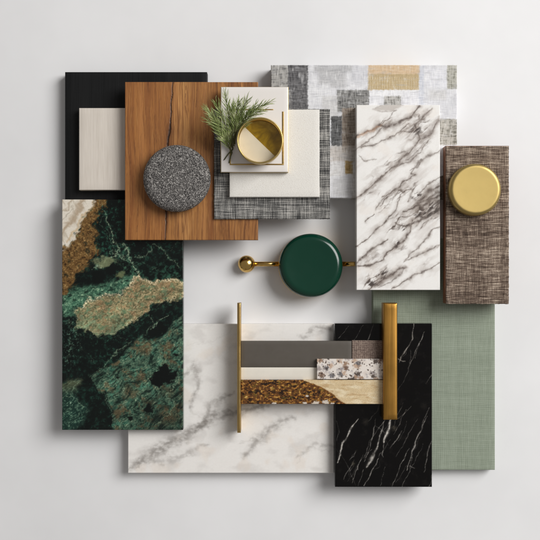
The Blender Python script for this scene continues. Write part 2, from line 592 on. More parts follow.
    t = sstep(1.6, -1.2, sd + 0.6 * fin + 1.2 * mid + 2.2 * fe)
    colt = np.ones_like(C) * np.array([124, 112, 82.0])
    st_ = fbm(u / 11, v / 1.3, 91, 3, 0.6)
    colt = mixc(colt, (166, 152, 118), sstep(0.0, 0.5, 0.22 * st_ + 0.4 * th + 0.5 * fin + 0.3 * mid))
    colt = mixc(colt, (88, 80, 56), sstep(0.0, -0.55, 0.3 * st_ + 0.3 * th + 0.5 * fin) * 0.7)
    colt = mixc(colt, (96, 132, 104), sstep(-0.2, 0.6, fbm(X / 4, Y / 3, 93, 4, 0.65) + (Y - 312) / 30) * 0.55)
    colt = mixc(colt, (196, 184, 150), sstep(0.32, 0.85, th + 0.3 * big))
    colt = mixc(colt, (74, 76, 54), sstep(0.0, -0.5, th + 0.2 * mid))
    colt = mixc(colt, (54, 62, 44), sstep(0.3, 0.65, fbm(u / 14, v / 4, 99, 5, 0.6)) * 0.6)
    colt = mixc(colt, (128, 94, 66), sstep(-0.05, 0.45, big + 0.5 * mid) * 0.4)
    colt = mixc(colt, (80, 112, 84), sstep(0.0, 0.5, fbm(X / 7, Y / 5, 51, 5, 0.65)) * 0.6)
    C = blend(C, colt, t)
    rim = np.exp(-((sd + 0.6) / 1.3) ** 2)
    C = mixc(C, (196, 180, 146), rim * sstep(-0.1, 0.5, fin + 0.3 * mid) * 0.6)
    C = mixc(C, (56, 92, 72), np.exp(-((sd - 3.0) / 2.5) ** 2) * sstep(-0.2, 0.5, th) * 0.45)
    d = line_d(wxx, wyy, [(80, 307), (90, 300), (105, 296), (119, 294), (130, 286), (137, 276), (143, 280), (152, 284), (168, 280), (183, 283)], 1.5)
    C = mixc(C, (206, 190, 158), np.exp(-d * d) * sstep(-0.5, 0.3, fin + 0.4 * mid) * 0.8)
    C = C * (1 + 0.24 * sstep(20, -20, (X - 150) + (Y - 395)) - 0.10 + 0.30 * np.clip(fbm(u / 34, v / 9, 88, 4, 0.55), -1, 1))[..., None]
    # gold brown
    b = reg([(103, 196), (106, 205), (98, 213), (95, 226), (96, 240), (99, 250), (92, 262), (82, 270), (74, 284), (64, 293), (58, 293), (58, 248), (70, 244), (80, 227), (86, 211), (95, 200)], 1.2, 2.2)
    colb = np.ones_like(C) * np.array([106, 78, 42.0])
    gm = fin * 0.55 + mid * 0.6
    colb = mixc(colb, (152, 120, 74), sstep(0.0, 0.45, gm))
    colb = mixc(colb, (204, 178, 126), sstep(0.42, 0.9, gm + 0.15 * big))
    colb = mixc(colb, (52, 34, 16), sstep(-0.05, -0.5, gm))
    colb = mixc(colb, (34, 34, 22), sstep(0.1, 0.6, fbm(X / 6, Y / 8, 55, 5, 0.65)) * 0.75)
    C = blend(C, colb, b)
    # white corner with soft grey-brown veins
    w = reg([(58, 194), (98, 194), (94, 203), (87, 210), (83, 222), (77, 233), (70, 246), (58, 252)], 1.2, 1.5)
    colw = np.ones_like(C) * np.array([220, 212, 198.0])
    uu = X * 0.5 + Y * 0.86; vv2 = X * 0.86 - Y * 0.5 + 0.0
    vv = fbm(uu / 20, vv2 / 4.5, 61, 5, 0.6)
    for pts, wd, c_, st in (([(86, 196), (78, 208), (72, 220), (64, 233)], 2.6, (158, 136, 110), .7), ([(73, 197), (67, 207), (60, 214)], 1.4, (160, 144, 122), .6),
                            ([(94, 200), (84, 214), (76, 230), (66, 243)], 1.6, (188, 158, 116), .6), ([(62, 222), (68, 214), (72, 206)], 0.8, (150, 140, 124), .5)):
        d = line_d(wxx, wyy, pts, wd)
        colw = mixc(colw, c_, np.exp(-d * d) * st)
    colw = mixc(colw, (178, 166, 146), sstep(0.0, 0.5, vv) * 0.6)
    C = blend(C, colw, w)
    # pale veins
    veins = [([(104, 212), (110, 225), (114, 236), (118, 247), (115, 256), (105, 261), (97, 266), (91, 271)], 0.9, 0.9),
             ([(122, 246), (129, 254), (133, 263), (135, 272)], 1.3, 0.9),
             ([(117, 248), (124, 257), (132, 258)], 0.8, 0.7), ([(113, 250), (120, 256), (128, 262)], 1.2, 0.6), ([(108, 230), (112, 243), (110, 256)], 0.5, 0.6),
             ([(132, 258), (145, 254), (155, 247), (165, 251), (174, 260), (179, 268)], 0.6, 0.6),
             ([(165, 251), (172, 246), (182, 243)], 0.4, 0.4), ([(140, 262), (152, 266), (160, 274)], 0.4, 0.35),
             ([(142, 336), (150, 328), (158, 322), (168, 314)], 0.7, 0.7), ([(148, 318), (158, 326), (160, 334)], 0.6, 0.6),
             ([(112, 330), (128, 345), (122, 352)], 0.4, 0.35), ([(76, 336), (84, 352), (96, 362)], 0.4, 0.3),
             ([(93, 374), (104, 366), (118, 352), (132, 340)], 0.7, 0.6),
             ([(100, 200), (104, 212), (100, 226), (108, 240)], 0.4, 0.4),
             ([(66, 330), (72, 344), (68, 360)], 0.5, 0.4), ([(62, 322), (74, 326), (80, 336)], 0.5, 0.45),
             ([(92, 378), (98, 390), (108, 400), (113, 414), (115, 428)], 0.5, 0.45),
             ([(62, 398), (72, 396), (84, 408), (78, 420)], 0.6, 0.6), ([(66, 384), (78, 380), (70, 394)], 0.6, 0.5),
             ([(180, 372), (172, 386), (166, 396), (176, 404)], 0.5, 0.6), ([(182, 395), (170, 412), (160, 424)], 0.4, 0.5),
             ([(120, 365), (136, 356), (150, 350), (164, 338)], 0.5, 0.5), ([(170, 340), (160, 358), (146, 368)], 0.4, 0.4)]
    for pts, wd, st in veins:
        d = line_d(wxx, wyy, pts, wd)
        C = mixc(C, (64, 104, 84), np.exp(-(d / 3.6) ** 2) * st * 0.5 * sstep(-0.3, 0.4, th))
        C = mixc(C, (158, 174, 144), np.exp(-d * d) * st * sstep(-0.5, 0.3, fin + 0.3 * mid))
    e = sstep(1.25, 0.5, np.hypot((wxx - 121.5) / 5.2, (wyy - 275) / 4.0) + 0.3 * fin)
    C = mixc(C, (120, 126, 88), e * 0.75)
    e = sstep(1.25, 0.5, np.hypot((wxx - 105) / 13, (wyy - 262) / 4.0) + 0.4 * fin) * (1 - b)
    C = mixc(C, (134, 140, 104), e * 0.75)
    k = reg([(149, 381), (155, 371), (162, 366), (170, 371), (179, 371), (173, 379), (166, 385), (160, 391), (154, 386)], 0.9, 1.6)
    C = mixc(C, (6, 11, 10), k)
    for (bx, by, br) in ((129, 418, 3.4), (149, 410, 4.2), (154, 331, 6), (160, 327, 4), (176, 355, 2.0), (118, 378, 1.8), (98, 276, 7), (112, 270, 6), (140, 246, 6)):
        C = mixc(C, (6, 12, 10), sstep(br + 1.0, br - 1.0, np.hypot(wxx - bx, (wyy - by) * 1.2) + 0.8 * fin) * (1 - b) * (1 - t) * 0.95)
    return C


def veined(X, Y, C, veins, col_dark, col_soft, seed, warp=(1.6, 7, 0.6, 2.2), vary=False):
    a, sa, b_, sb = warp
    wxx = X + a * fbm(X / sa, Y / sa, seed) + b_ * fbm(X / sb, Y / sb, seed + 1, 3)
    wyy = Y + a * fbm(X / sa, Y / sa, seed + 2) + b_ * fbm(X / sb, Y / sb, seed + 3, 3)
    mod = sstep(-0.55, 0.35, fbm(X / 4, Y / 4, seed + 4))
    for pts, wd, st, soft in veins:
        d = line_d(wxx, wyy, pts, wd)
        if vary:
            d = d / (0.55 + 0.9 * sstep(-0.5, 0.6, fbm(X / 8 + len(pts), Y / 8, seed + 40, 3)))
        if soft:
            C = mixc(C, col_soft, np.exp(-(d / 3.2) ** 2) * soft)
        C = mixc(C, col_dark, np.exp(-d * d) * st * (0.45 + 0.55 * mod))
    return C


def paint_cala(X, Y):
    C = np.ones(X.shape + (3,)) * np.array([233, 231, 228.0])
    u = X * 0.75 - Y * 0.66; v = X * 0.66 + Y * 0.75
    sm = fbm(u / 30, v / 9, 3, 4)
    C = mixc(C, (206, 200, 195), sstep(0.05, 0.7, sm) * 0.55)
    C = mixc(C, (228, 218, 208), sstep(0.2, 0.6, fbm(X / 20, Y / 20, 91)) * 0.3)
    T = lambda p: S5(p, 350, 100, 5.4)
    B = lambda p: S5(p, 350, 195, 5.4)
    lens = poly_sd(X + 0.8 * fbm(X / 4, Y / 4, 9), Y + 0.8 * fbm(X / 4, Y / 4, 10), T([(125, 50), (180, 24), (290, 26), (240, 58), (170, 62)]))
    C = mixc(C, (184, 176, 169), sstep(1.6, -1.6, lens + 1.2 * fbm(X / 9, Y / 2.5, 14, 3)) * 0.75)
    C = mixc(C, (128, 118, 112), np.exp(-(lens / 0.7) ** 2) * 0.35 * sstep(-0.3, 0.4, fbm(X / 6, Y / 3, 15)))
    soft = [(T([(270, 180), (340, 150), (370, 110), (440, 45)]), 4.5, 0.5), (T([(360, 200), (430, 180), (485, 95)]), 4.0, 0.55),
            (T([(60, 520), (150, 440), (250, 350), (350, 260), (430, 190)]), 3.2, 0.5), (T([(250, 350), (340, 320), (420, 230)]), 4.0, 0.45),
            (T([(180, 520), (280, 460), (350, 400)]), 4.0, 0.4), (B([(240, 120), (340, 100), (440, 80), (490, 40)]), 9.0, 0.42),
            (B([(60, 370), (180, 330), (260, 270), (320, 200)]), 3.0, 0.4), (B([(110, 505), (220, 440), (300, 400)]), 4.5, 0.45),
            (B([(290, 350), (400, 310), (485, 265)]), 2.6, 0.35), (T([(60, 200), (160, 140), (300, 100)]), 3.0, 0.35),
            (T([(330, 540), (420, 500), (485, 440)]), 6.0, 0.35)]
    wxx = X + 1.8 * fbm(X / 7, Y / 7, 71) + 0.8 * fbm(X / 2.4, Y / 2.4, 72, 3); wyy = Y + 1.8 * fbm(X / 7, Y / 7, 73) + 0.8 * fbm(X / 2.4, Y / 2.4, 74, 3)
    pat = sstep(-0.5, 0.3, fbm(u / 10, v / 3, 75, 4, 0.6))
    for pts, wd, st in soft:
        d = line_d(wxx, wyy, pts, wd)
        C = mixc(C, (142, 131, 125), np.exp(-d * d) * st * 1.2 * (0.1 + 0.9 * pat))
    veins = [(T([(250, 55), (225, 80), (205, 108)]), 0.6, 0.6, 0), (T([(36, 196), (100, 165), (160, 135), (200, 148), (260, 125), (330, 90), (372, 36)]), [0.5, 0.8, 1.6, 2.0, 1.6, 0.9, 0.8], 0.8, 0.2),
             (T([(36, 262), (100, 225), (150, 172), (185, 145)]), 0.8, 0.65, 0.15), (T([(60, 252), (130, 240), (210, 205), (270, 175), (312, 128)]), 0.8, 0.7, 0.15),
             (T([(270, 175), (345, 165), (355, 130), (400, 85), (445, 48)]), 0.9, 0.65, 0.1), (T([(350, 130), (362, 170), (372, 208), (430, 190), (484, 105)]), [0.7, 1.3, 1.6, 1.0, 0.8], 0.7, 0.15),
             (T([(36, 532), (110, 470), (170, 415), (240, 360), (290, 310), (350, 250), (372, 208)]), 1.0, 0.7, 0.2), (T([(240, 360), (320, 330), (380, 280), (432, 205)]), 0.8, 0.65, 0.1),
             (T([(300, 325), (350, 290), (400, 235)]), 0.6, 0.5, 0), (T([(45, 300), (90, 328), (145, 318)]), 0.5, 0.5, 0.1),
             (T([(170, 525), (240, 490), (290, 440), (350, 405), (328, 398)]), 0.9, 0.75, 0.15), (T([(215, 540), (260, 500), (310, 470)]), 0.7, 0.6, 0),
             (T([(328, 398), (370, 340), (410, 310), (484, 272)]), 1.1, 0.6, 0.15), (T([(320, 380), (370, 360), (385, 320)]), 0.8, 0.6, 0),
             (T([(380, 545), (430, 492), (484, 462)]), 1.7, 0.85, 0.25), (T([(430, 540), (460, 500), (484, 500)]), 1.4, 0.7, 0),
             (B([(36, 278), (120, 215), (200, 130), (250, 80), (278, -10)]), 0.8, 0.8, 0.15), (B([(85, 145), (130, 100)]), 1.2, 0.9, 0.15), (B([(140, 80), (160, 40), (200, 0)]), 0.8, 0.6, 0.1),
             (B([(180, 75), (235, 15)]), 0.6, 0.6, 0), (B([(40, 365), (100, 305), (175, 260), (205, 243)]), 1.0, 0.8, 0.2),
             (B([(40, 385), (110, 380), (185, 350), (200, 310), (250, 275), (300, 240), (320, 190), (330, 140)]), [0.7, 1.0, 1.0, 0.7, 1.6, 1.0, 0.9, 0.7], 0.85, 0.2),
             (B([(250, 152), (300, 168), (350, 150), (410, 118), (486, 70)]), [0.6, 1.2, 1.0, 1.3, 1.8], 0.9, 0.2), (B([(290, 95), (345, 66), (400, 50), (440, 20), (486, 5)]), [0.6, 1.1, 1.0, 1.5, 1.6], 0.9, 0.2),
             (B([(160, 60), (185, 30), (215, -5)]), 0.9, 0.8, 0.1), (B([(330, 140), (370, 110), (420, 95), (486, 40)]), 0.8, 0.8, 0.1), (T([(380, 500), (420, 455), (484, 420)]), 0.8, 0.6, 0.1),
             (B([(290, 360), (330, 315), (400, 250), (440, 195), (486, 172)]), 0.8, 0.7, 0.15), (B([(296, 358), (370, 325), (430, 295), (486, 268)]), 0.9, 0.6, 0.15),
             (B([(100, 512), (180, 460), (250, 410), (300, 392)]), 1.2, 0.8, 0.25), (B([(150, 500), (210, 475), (270, 430), (290, 400)]), 0.8, 0.6, 0), (B([(225, 510), (290, 470), (340, 435), (430, 400), (486, 362)]), 0.9, 0.75, 0.15),
             (B([(370, 190), (400, 150), (420, 130)]), 0.8, 0.6, 0.1), (B([(310, 40), (330, 0), (352, -50)]), 0.7, 0.6, 0.1), (B([(360, 50), (420, 20), (470, -10)]), 1.3, 0.7, 0.2)]
    dens = np.zeros(X.shape)
    for (bx, by, rx, ry, q) in ((428, 208, 26, 18, 1.0), (396, 222, 22, 9, 0.8), (416, 128, 22, 20, 0.75), (396, 160, 34, 10, 0.6), (376, 278, 20, 10, 0.9), (398, 246, 14, 12, 0.6),
                                (384, 124, 18, 7, 0.7), (404, 190, 26, 9, 0.75), (372, 196, 16, 8, 0.6), (372, 254, 16, 9, 0.6), (425, 262, 20, 8, 0.45), (378, 172, 24, 8, 0.5), (380, 210, 22, 10, 0.5)):
        du, dv = (wxx - bx) * 0.8 - (wyy - by) * 0.6, (wxx - bx) * 0.6 + (wyy - by) * 0.8
        dens = np.maximum(dens, q * np.exp(-((du / rx) ** 2 + (dv / ry) ** 2)))
    lx = X + 2.2 * fbm(X / 9, Y / 9, 141, 3, 0.45); ly = Y + 2.2 * fbm(X / 9, Y / 9, 142, 3, 0.45)
    u2, v2 = lx * 0.8 - ly * 0.6, lx * 0.6 + ly * 0.8
    D = np.clip(dens * 1.25 - 0.08, 0, 1)
    cl = sstep(0.0, 0.5, fbm(u2 / 22, v2 / 6, 121, 3, 0.5))
    C = mixc(C, (176, 167, 160), cl * D * 0.5)
    c1, _, c2 = cells(u2 / 26.0, v2 / 5.8, 205, 0.95)
    e1 = (c2 - c1) / (0.25 + 1.1 * sstep(-0.4, 0.6, fbm(X / 7, Y / 7, 151, 3)))
    DN = sstep(0.3, 0.85, dens)
    C = mixc(C, (150, 139, 131), np.exp(-(e1 / 0.30) ** 2) * DN * 0.75)
    C = mixc(C, (64, 53, 47), np.exp(-(e1 / 0.13) ** 2) * DN * 0.9 * sstep(-0.3, 0.3, fbm(u2 / 9, v2 / 5, 161, 3)))
    c1, _, c2 = cells(u2 / 11.0, v2 / 2.8, 305, 0.95)
    e2 = (c2 - c1) / (0.2 + 1.0 * sstep(-0.3, 0.6, fbm(X / 5, Y / 5, 152, 3)))
    D2 = sstep(0.6, 1.0, dens)
    C = mixc(C, (96, 83, 75), np.exp(-(e2 / 0.16) ** 2) * D2 * 0.75)
    veins = [(p, ([q * 0.95 for q in w_] if hasattr(w_, '__len__') else w_ * 0.95), min(1.0, st * 0.9), 0.1 + sf * 1.8) for p, w_, st, sf in veins]
    C = veined(X, Y, C, veins, (72, 60, 54), (156, 146, 138), 81, (1.7, 9, 0.25, 3.0), vary=True)
    fl = np.zeros(X.shape)
    for (bx, by, rx, ry) in ((432, 208, 9, 8), (424, 214, 12, 5), (386, 126, 6, 3), (398, 245, 5, 5), (404, 228, 8, 4), (418, 196, 8, 5), (384, 275, 10, 5), (416, 130, 7, 7), (372, 284, 8, 4)):
        fl = np.maximum(fl, sstep(1.2, 0.2, np.hypot((wxx - bx) / rx, (wyy - by) / ry)))
    C = mixc(C, (58, 49, 45), fl * sstep(-0.1, 0.4, fbm(u / 8, v / 2.6, 95, 3, 0.5)) * 0.9)
    # rusty tinge near the left of the upper veins
    d = line_d(wxx, wyy, T([(36, 200), (110, 165), (165, 138)]), 1.8)
    C = mixc(C, (196, 150, 118), np.exp(-d * d) * 0.4)
    return C


def paint_white(X, Y):
    C = np.ones(X.shape + (3,)) * np.array([233, 230, 226.0])
    C = mixc(C, (206, 202, 198), sstep(0.0, 0.6, fbm(X / 26, Y / 16, 5, 4)) * 0.5)
    C = mixc(C, (224, 211, 198), sstep(0.15, 0.6, fbm(X / 24, Y / 24, 6, 3)) * 0.35)
    Q = lambda p: S5(p, 110, 310, 2.25)
    wxx = X + 3.2 * fbm(X / 12, Y / 12, 7) + 1.2 * fbm(X / 3.5, Y / 3.5, 8, 3); wyy = Y + 3.2 * fbm(X / 12, Y / 12, 9) + 1.2 * fbm(X / 3.5, Y / 3.5, 10, 3)
    cl = sstep(-0.5, 0.4, fbm(X / 6, Y / 4, 13))
    for pts, wd, st in [(Q([(40, 358), (100, 318), (160, 288), (215, 255)]), 5.5, 0.42), (Q([(190, 270), (240, 237), (290, 228), (360, 212)]), 4.5, 0.38),
                        (Q([(300, 330), (330, 295), (360, 268), (412, 238)]), 4.5, 0.30), (Q([(205, 262), (230, 212), (275, 186)]), 4.0, 0.3), (Q([(165, 150), (190, 125), (200, 160), (180, 220)]), 3, 0.3),
                        (Q([(430, 60), (470, 42), (500, 46)]), 4.0, 0.28), (Q([(60, 345), (140, 340), (220, 300)]), 3.5, 0.22), (Q([(420, 330), (460, 300), (500, 310)]), 3.0, 0.22)]:
        d = line_d(wxx, wyy, pts, wd)
        C = mixc(C, (132, 127, 122), np.exp(-(d / 1.25) ** 2) * st * (0.45 + 1.1 * cl))
    veins = [(Q([(42, 356), (75, 338), (100, 316), (160, 287), (212, 255), (242, 234), (285, 232), (350, 214)]), 1.3, 0.6, 0), (Q([(60, 352), (95, 338), (130, 308)]), 0.9, 0.5, 0),
             (Q([(300, 333), (330, 296), (360, 266), (412, 240)]), 1.0, 0.45, 0), (Q([(210, 258), (228, 212), (272, 190)]), 1.0, 0.4, 0), (Q([(290, 300), (320, 290), (350, 300)]), 0.7, 0.3, 0),
             (Q([(165, 150), (190, 122), (202, 160), (180, 222), (215, 250)]), 0.6, 0.35, 0), (Q([(465, 42), (482, 36), (497, 46)]), 1.0, 0.75, 0), (Q([(440, 50), (470, 40)]), 0.5, 0.4, 0),
             (Q([(170, 80), (230, 70), (280, 40)]), 0.5, 0.18, 0), (Q([(420, 345), (450, 310), (500, 320)]), 0.6, 0.3, 0), (Q([(100, 316), (130, 330), (190, 325)]), 0.6, 0.35, 0)]
    veins = [(p, w_ * 1.9, st * 0.45, 0) for p, w_, st, sf in veins]
    return veined(X, Y, C, veins, (116, 110, 104), (170, 165, 160), 17, (3.0, 10, 1.6, 3.0))


def paint_blackm(X, Y):
    C = np.ones(X.shape + (3,)) * np.array([6, 5, 5.0])
    C = mixc(C, (27, 24, 22), sstep(0.1, 0.8, fbm(X / 9, Y / 9, 5, 5, 0.6)) * 0.6)
    Q = lambda p: S5(p, 330, 380, 4.91)
    veins = [(Q([(137, 190), (95, 255), (60, 312), (36, 405)]), [0.4, 0.9, 0.75, 0.5], 0.85, 0.1), (Q([(226, 186), (212, 270), (185, 370)]), 0.55, 0.55, 0),
             (Q([(262, 205), (246, 290), (216, 370), (180, 425)]), [0.4, 0.7, 1.0, 0.8], 0.75, 0.1), (Q([(212, 362), (196, 395), (180, 415)]), 1.6, 0.5, 0.1),
             (Q([(292, 198), (282, 255), (266, 305)]), [0.8, 1.5, 0.7], 0.95, 0.1), (Q([(266, 305), (254, 362), (262, 380)]), 0.5, 0.5, 0),
             (Q([(476, 176), (440, 262), (413, 335), (376, 445)]), 0.6, 0.62, 0.05), (Q([(506, 285), (477, 350), (466, 455)]), 0.6, 0.5, 0), (Q([(432, 190), (370, 290), (325, 375)]), 0.45, 0.35, 0),
             (Q([(237, 388), (204, 450), (168, 525)]), 0.55, 0.6, 0), (Q([(162, 368), (132, 440), (106, 505)]), 0.45, 0.5, 0), (Q([(162, 440), (140, 520)]), 0.7, 0.45, 0),
             (Q([(270, 430), (245, 520)]), 0.4, 0.4, 0), (Q([(30, 200), (45, 260), (36, 300)]), 0.4, 0.3, 0), (Q([(400, 130), (340, 190), (300, 195)]), 0.4, 0.35, 0), (Q([(395, 420), (415, 430)]), 0.8, 0.45, 0),
             ([(414, 324), (412, 340), (402, 356), (399, 362)], 0.55, 0.6, 0), ([(398, 359), (406, 361)], 0.8, 0.5, 0), ([(338, 338), (349, 326)], 0.4, 0.4, 0), ([(354, 340), (363, 325)], 0.4, 0.4, 0),
             ([(398, 392), (408, 372), (411, 350)], 0.4, 0.3, 0), ([(375, 424), (384, 432), (388, 446)], 0.5, 0.3, 0), ([(336, 448), (350, 470), (356, 486)], 0.35, 0.25, 0)]
    vr = random.Random(12)
    for i in range(34):
        x = vr.uniform(336, 436); y = vr.uniform(405, 478) if i < 26 else vr.uniform(328, 405)
        ln = vr.uniform(10, 42); a_ = math.radians(vr.uniform(56, 72)); bend = vr.uniform(-3, 3)
        veins.append(([(x + math.cos(a_) * ln / 2, y - math.sin(a_) * ln / 2), (x + bend, y), (x - math.cos(a_) * ln / 2, y + math.sin(a_) * ln / 2)], vr.uniform(0.25, 0.5), vr.uniform(0.2, 0.55), 0))
    C = veined(X, Y, C, veins, (222, 217, 208), (50, 47, 44), 23, (1.6, 12, 0.12, 2.4))
    for (bx, by, r, st) in ((394, 428, 3, .35), (366, 422, 4, .2), (353, 464, 1.8, .35), (424, 406, 4, .12)):
        C = mixc(C, (150, 140, 120), sstep(r + 1.5, 0, np.hypot(X - bx, Y - by) + 1.3 * fbm(X / 2, Y / 2, 44)) * st)
    return C


CRACK = [(173, 80), (172, 95), (171.2, 108), (170.4, 122), (169.6, 132), (168.2, 142), (167.0, 150), (166.4, 160), (166, 190), (166.2, 218), (165.6, 232), (165, 243)]
CRACKW = [0.3, 0.4, 0.45, 0.5, 1.2, 0.8, 0.9, 0.5, 0.5, 0.5, 0.4, 0.4]


def crack_d(X, Y):
    return line_d(X + 0.7 * fbm(X / 30, Y / 9, 3, 4), Y, CRACK, CRACKW) + 0.25 * fbm(X / 2, Y / 6, 77)


def paint_wood(X, Y):
    C = np.ones(X.shape + (3,)) * np.array([164, 112, 58.0])
    w = X + 3.0 * fbm(X / 50, Y / 110, 1, 3) + 0.5 * fbm(X / 12, Y / 40, 2, 3)
    band = fbm(w / 9, Y / 260, 3, 4, 0.6)
    fine = fbm(w / 1.6, Y / 50, 4, 3, 0.6)
    C = mixc(C, (184, 128, 72), sstep(0.0, 0.6, band))
    C = mixc(C, (126, 76, 36), sstep(0.0, -0.6, band) * 0.8)
    right = sstep(-1, 1, X - np.interp(Y, [80, 130, 160, 243], [173, 170, 166, 165]))
    # plainer left board, figured right board with arched growth rings
    ring = np.sin((w + 0.0002 * (Y - 160) ** 2 * np.tanh((X - 205) / 12)) * 1.25 + 4.0 * fbm(X / 18, Y / 170, 6, 4))
    C = mixc(C, (110, 66, 30), right * sstep(0.2, 1.0, ring) * 0.38 * sstep(-0.5, 0.4, fbm(X / 8, Y / 60, 66)))
    C = mixc(C, (204, 156, 98), right * sstep(0.55, 0.0, np.abs(X - 186 + 6 * fbm(X / 40, Y / 30, 8)) / 14) * 0.35)
    C = mixc(C, (100, 58, 26), sstep(0.0, 0.7, fine) * 0.6)
    C = mixc(C, (158, 98, 48), (1 - right) * 0.35)
    C = mixc(C, (212, 160, 98), right * sstep(0.1, 0.7, fbm(w / 2.4, Y / 120, 41, 4, 0.6)) * sstep(22, 4, np.abs(X - 184)) * 0.6)
    C = mixc(C, (88, 50, 22), sstep(0.15, 0.6, fbm(w / 2.0, Y / 90, 43, 4, 0.65)) * 0.55)
    C = mixc(C, (196, 146, 88), sstep(0.25, 0.7, fbm(w / 1.3, Y / 26, 44, 3, 0.6)) * 0.35)
    C = mixc(C, (84, 48, 20), sstep(0.0, 0.5, fbm(w / 3, Y / 34, 31, 3)) * sstep(212, 218, X + 3 * fbm(X / 9, Y / 20, 30)) * 0.5)  # darker streaks at the right: shade of the sprig painted into the wood
    for pts in ([(186, 84), (185, 104), (187, 118)], [(197, 86), (196, 110)], [(150, 150), (149, 176)], [(182, 214), (183, 232)], [(205, 120), (206, 150)], [(138, 205), (137, 232)]):
        dd = line_d(X + 0.5 * fbm(X / 20, Y / 8, 71), Y, pts, 0.45)
        C = mixc(C, (70, 38, 16), np.exp(-dd * dd) * 0.75 * sstep(-0.3, 0.3, fbm(X / 5, Y / 6, 72)))
    d = crack_d(X, Y)
    C = mixc(C, (84, 46, 20), np.exp(-(d / 3.2) ** 2) * 0.6)
    C = mixc(C, (30, 17, 10), sstep(1.3, 0.5, d) * 0.95)
    return C


def paint_patch(X, Y):
    C = np.ones(X.shape + (3,)) * np.array([219, 219, 222.0])
    ax = fbm(X / 1.4, Y / 9, 1, 3, 0.6); ay = fbm(X / 9, Y / 1.4, 2, 3, 0.6)
    cloud = fbm(X / 9, Y / 7, 3, 4)
    tex = ax * 0.5 + ay * 0.5
    C = mixc(C, (196, 196, 200), sstep(0.0, 0.6, cloud) * 0.6)
    C = mixc(C, (232, 232, 234), sstep(0.0, -0.6, cloud) * 0.6)

    def rect(x0, y0, x1, y1, col, dark=None, st=1.0, soft=0.7, k=1.0):
        nonlocal C
        ex = X + 0.9 * fbm(X / 2.5, Y / 2.5, 12); ey = Y + 0.9 * fbm(X / 2.5, Y / 2.5, 13)
        d = np.maximum(np.maximum(x0 - ex, ex - x1), np.maximum(y0 - ey, ey - y1))
        m = sstep(soft, -soft, d)
        cc = np.ones_like(C) * np.array(col, float)
        cc = mixc(cc, dark if dark is not None else [q * 0.6 for q in col], sstep(-0.15, 0.45, tex) * k)
        cc = mixc(cc, (214, 214, 214), sstep(0.05, 0.55, -tex - 0.25 + 0.5 * cloud) * 0.5 * k)
        m = m * st
        C = C * (1 - m[..., None]) + cc * m[..., None]
    rect(268, 62, 292, 90, (172, 170, 166), (118, 117, 116))
    rect(314, 62, 352, 72, (176, 176, 177), (148, 148, 150), 0.7, 2)
    rect(318, 70, 346, 88, (180, 179, 179), (150, 150, 151), 0.6, 3)
    rect(288, 62, 308, 112, (112, 111, 112), (74, 73, 75))
    rect(337, 90, 369, 112, (142, 141, 139), (84, 83, 82))
    rect(350, 110, 372, 130, (110, 109, 108), (70, 69, 68))
    rect(331, 116, 342, 146, (106, 106, 106), (70, 70, 71))
    rect(342, 108, 360, 152, (158, 146, 134), (118, 106, 96))  # brownish shadow beside the veined marble, painted into the canvas colour
    rect(328, 146, 360, 162, (202, 194, 186), (176, 168, 160), 0.8, 1.5)
    rect(345, 161, 353, 174, (176, 150, 104), (136, 112, 72))
    rect(352, 150, 362, 200, (176, 170, 162), (140, 134, 126), 0.8, 2)
    rect(368, 64, 420, 75, (212, 188, 158), (194, 164, 128), 1, 0.8, 0.6)
    rect(368, 74, 419, 90, (190, 170, 134), (164, 142, 104), 1, 0.8, 0.4)
    comb = (np.sin(X * 2.6 + 0.5 * fbm(X / 6, Y / 6, 9)) > 0.15) * sstep(76, 78, Y) * sstep(90, 89, Y) * sstep(368, 369, X) * sstep(418, 417, X)
    C = mixc(C, (212, 198, 170), comb * 0.6 * sstep(-0.6, 0.4, ay))
    rect(372, 90, 420, 96, (234, 234, 236), (222, 222, 224), 0.9)
    rect(384, 96, 401, 108, (188, 186, 182), (122, 120, 116))
    rect(419, 66, 424, 105, (206, 208, 216), (180, 186, 200), 0.7, 1.5)
    rect(447, 64, 460, 89, (184, 182, 172), (138, 137, 126))
    rect(438, 119, 460, 145, (184, 180, 172), (116, 113, 104))
    rect(438, 176, 460, 200, (132, 122, 112), (96, 88, 80))
    rect(424, 98, 458, 118, (208, 208, 212), (198, 198, 204), 0.5, 3)
    rect(352, 66, 368, 84, (204, 204, 208), (188, 188, 194), 0.6, 2.5)
    rect(308, 84, 330, 104, (226, 226, 228), (214, 214, 218), 0.8, 2)
    rect(322, 96, 338, 116, (204, 202, 200), (182, 180, 178), 0.6, 2)
    rect(272, 90, 290, 110, (196, 194, 190), (150, 148, 146), 0.7, 2)
    rect(404, 92, 419, 104, (226, 226, 230), (210, 210, 216), 0.7, 1.5)
    rect(426, 68, 446, 88, (226, 226, 230), (212, 212, 220), 0.7, 2)
    rect(429, 90, 446, 100, (208, 206, 204), (190, 188, 184), 0.5, 2)
    rect(330, 162, 344, 176, (226, 224, 222), (206, 202, 198), 0.8, 1.5)
    rect(332, 178, 356, 196, (204, 202, 202), (186, 184, 182), 0.6, 2.5)
    C = mixc(C, (176, 176, 180), sstep(0.15, 0.7, fbm(X / 14, Y / 3, 33, 4, 0.6)) * 0.4)
    C = mixc(C, (236, 236, 236), sstep(0.2, 0.7, fbm(X / 4, Y / 14, 34, 4, 0.6)) * 0.4)
    return C


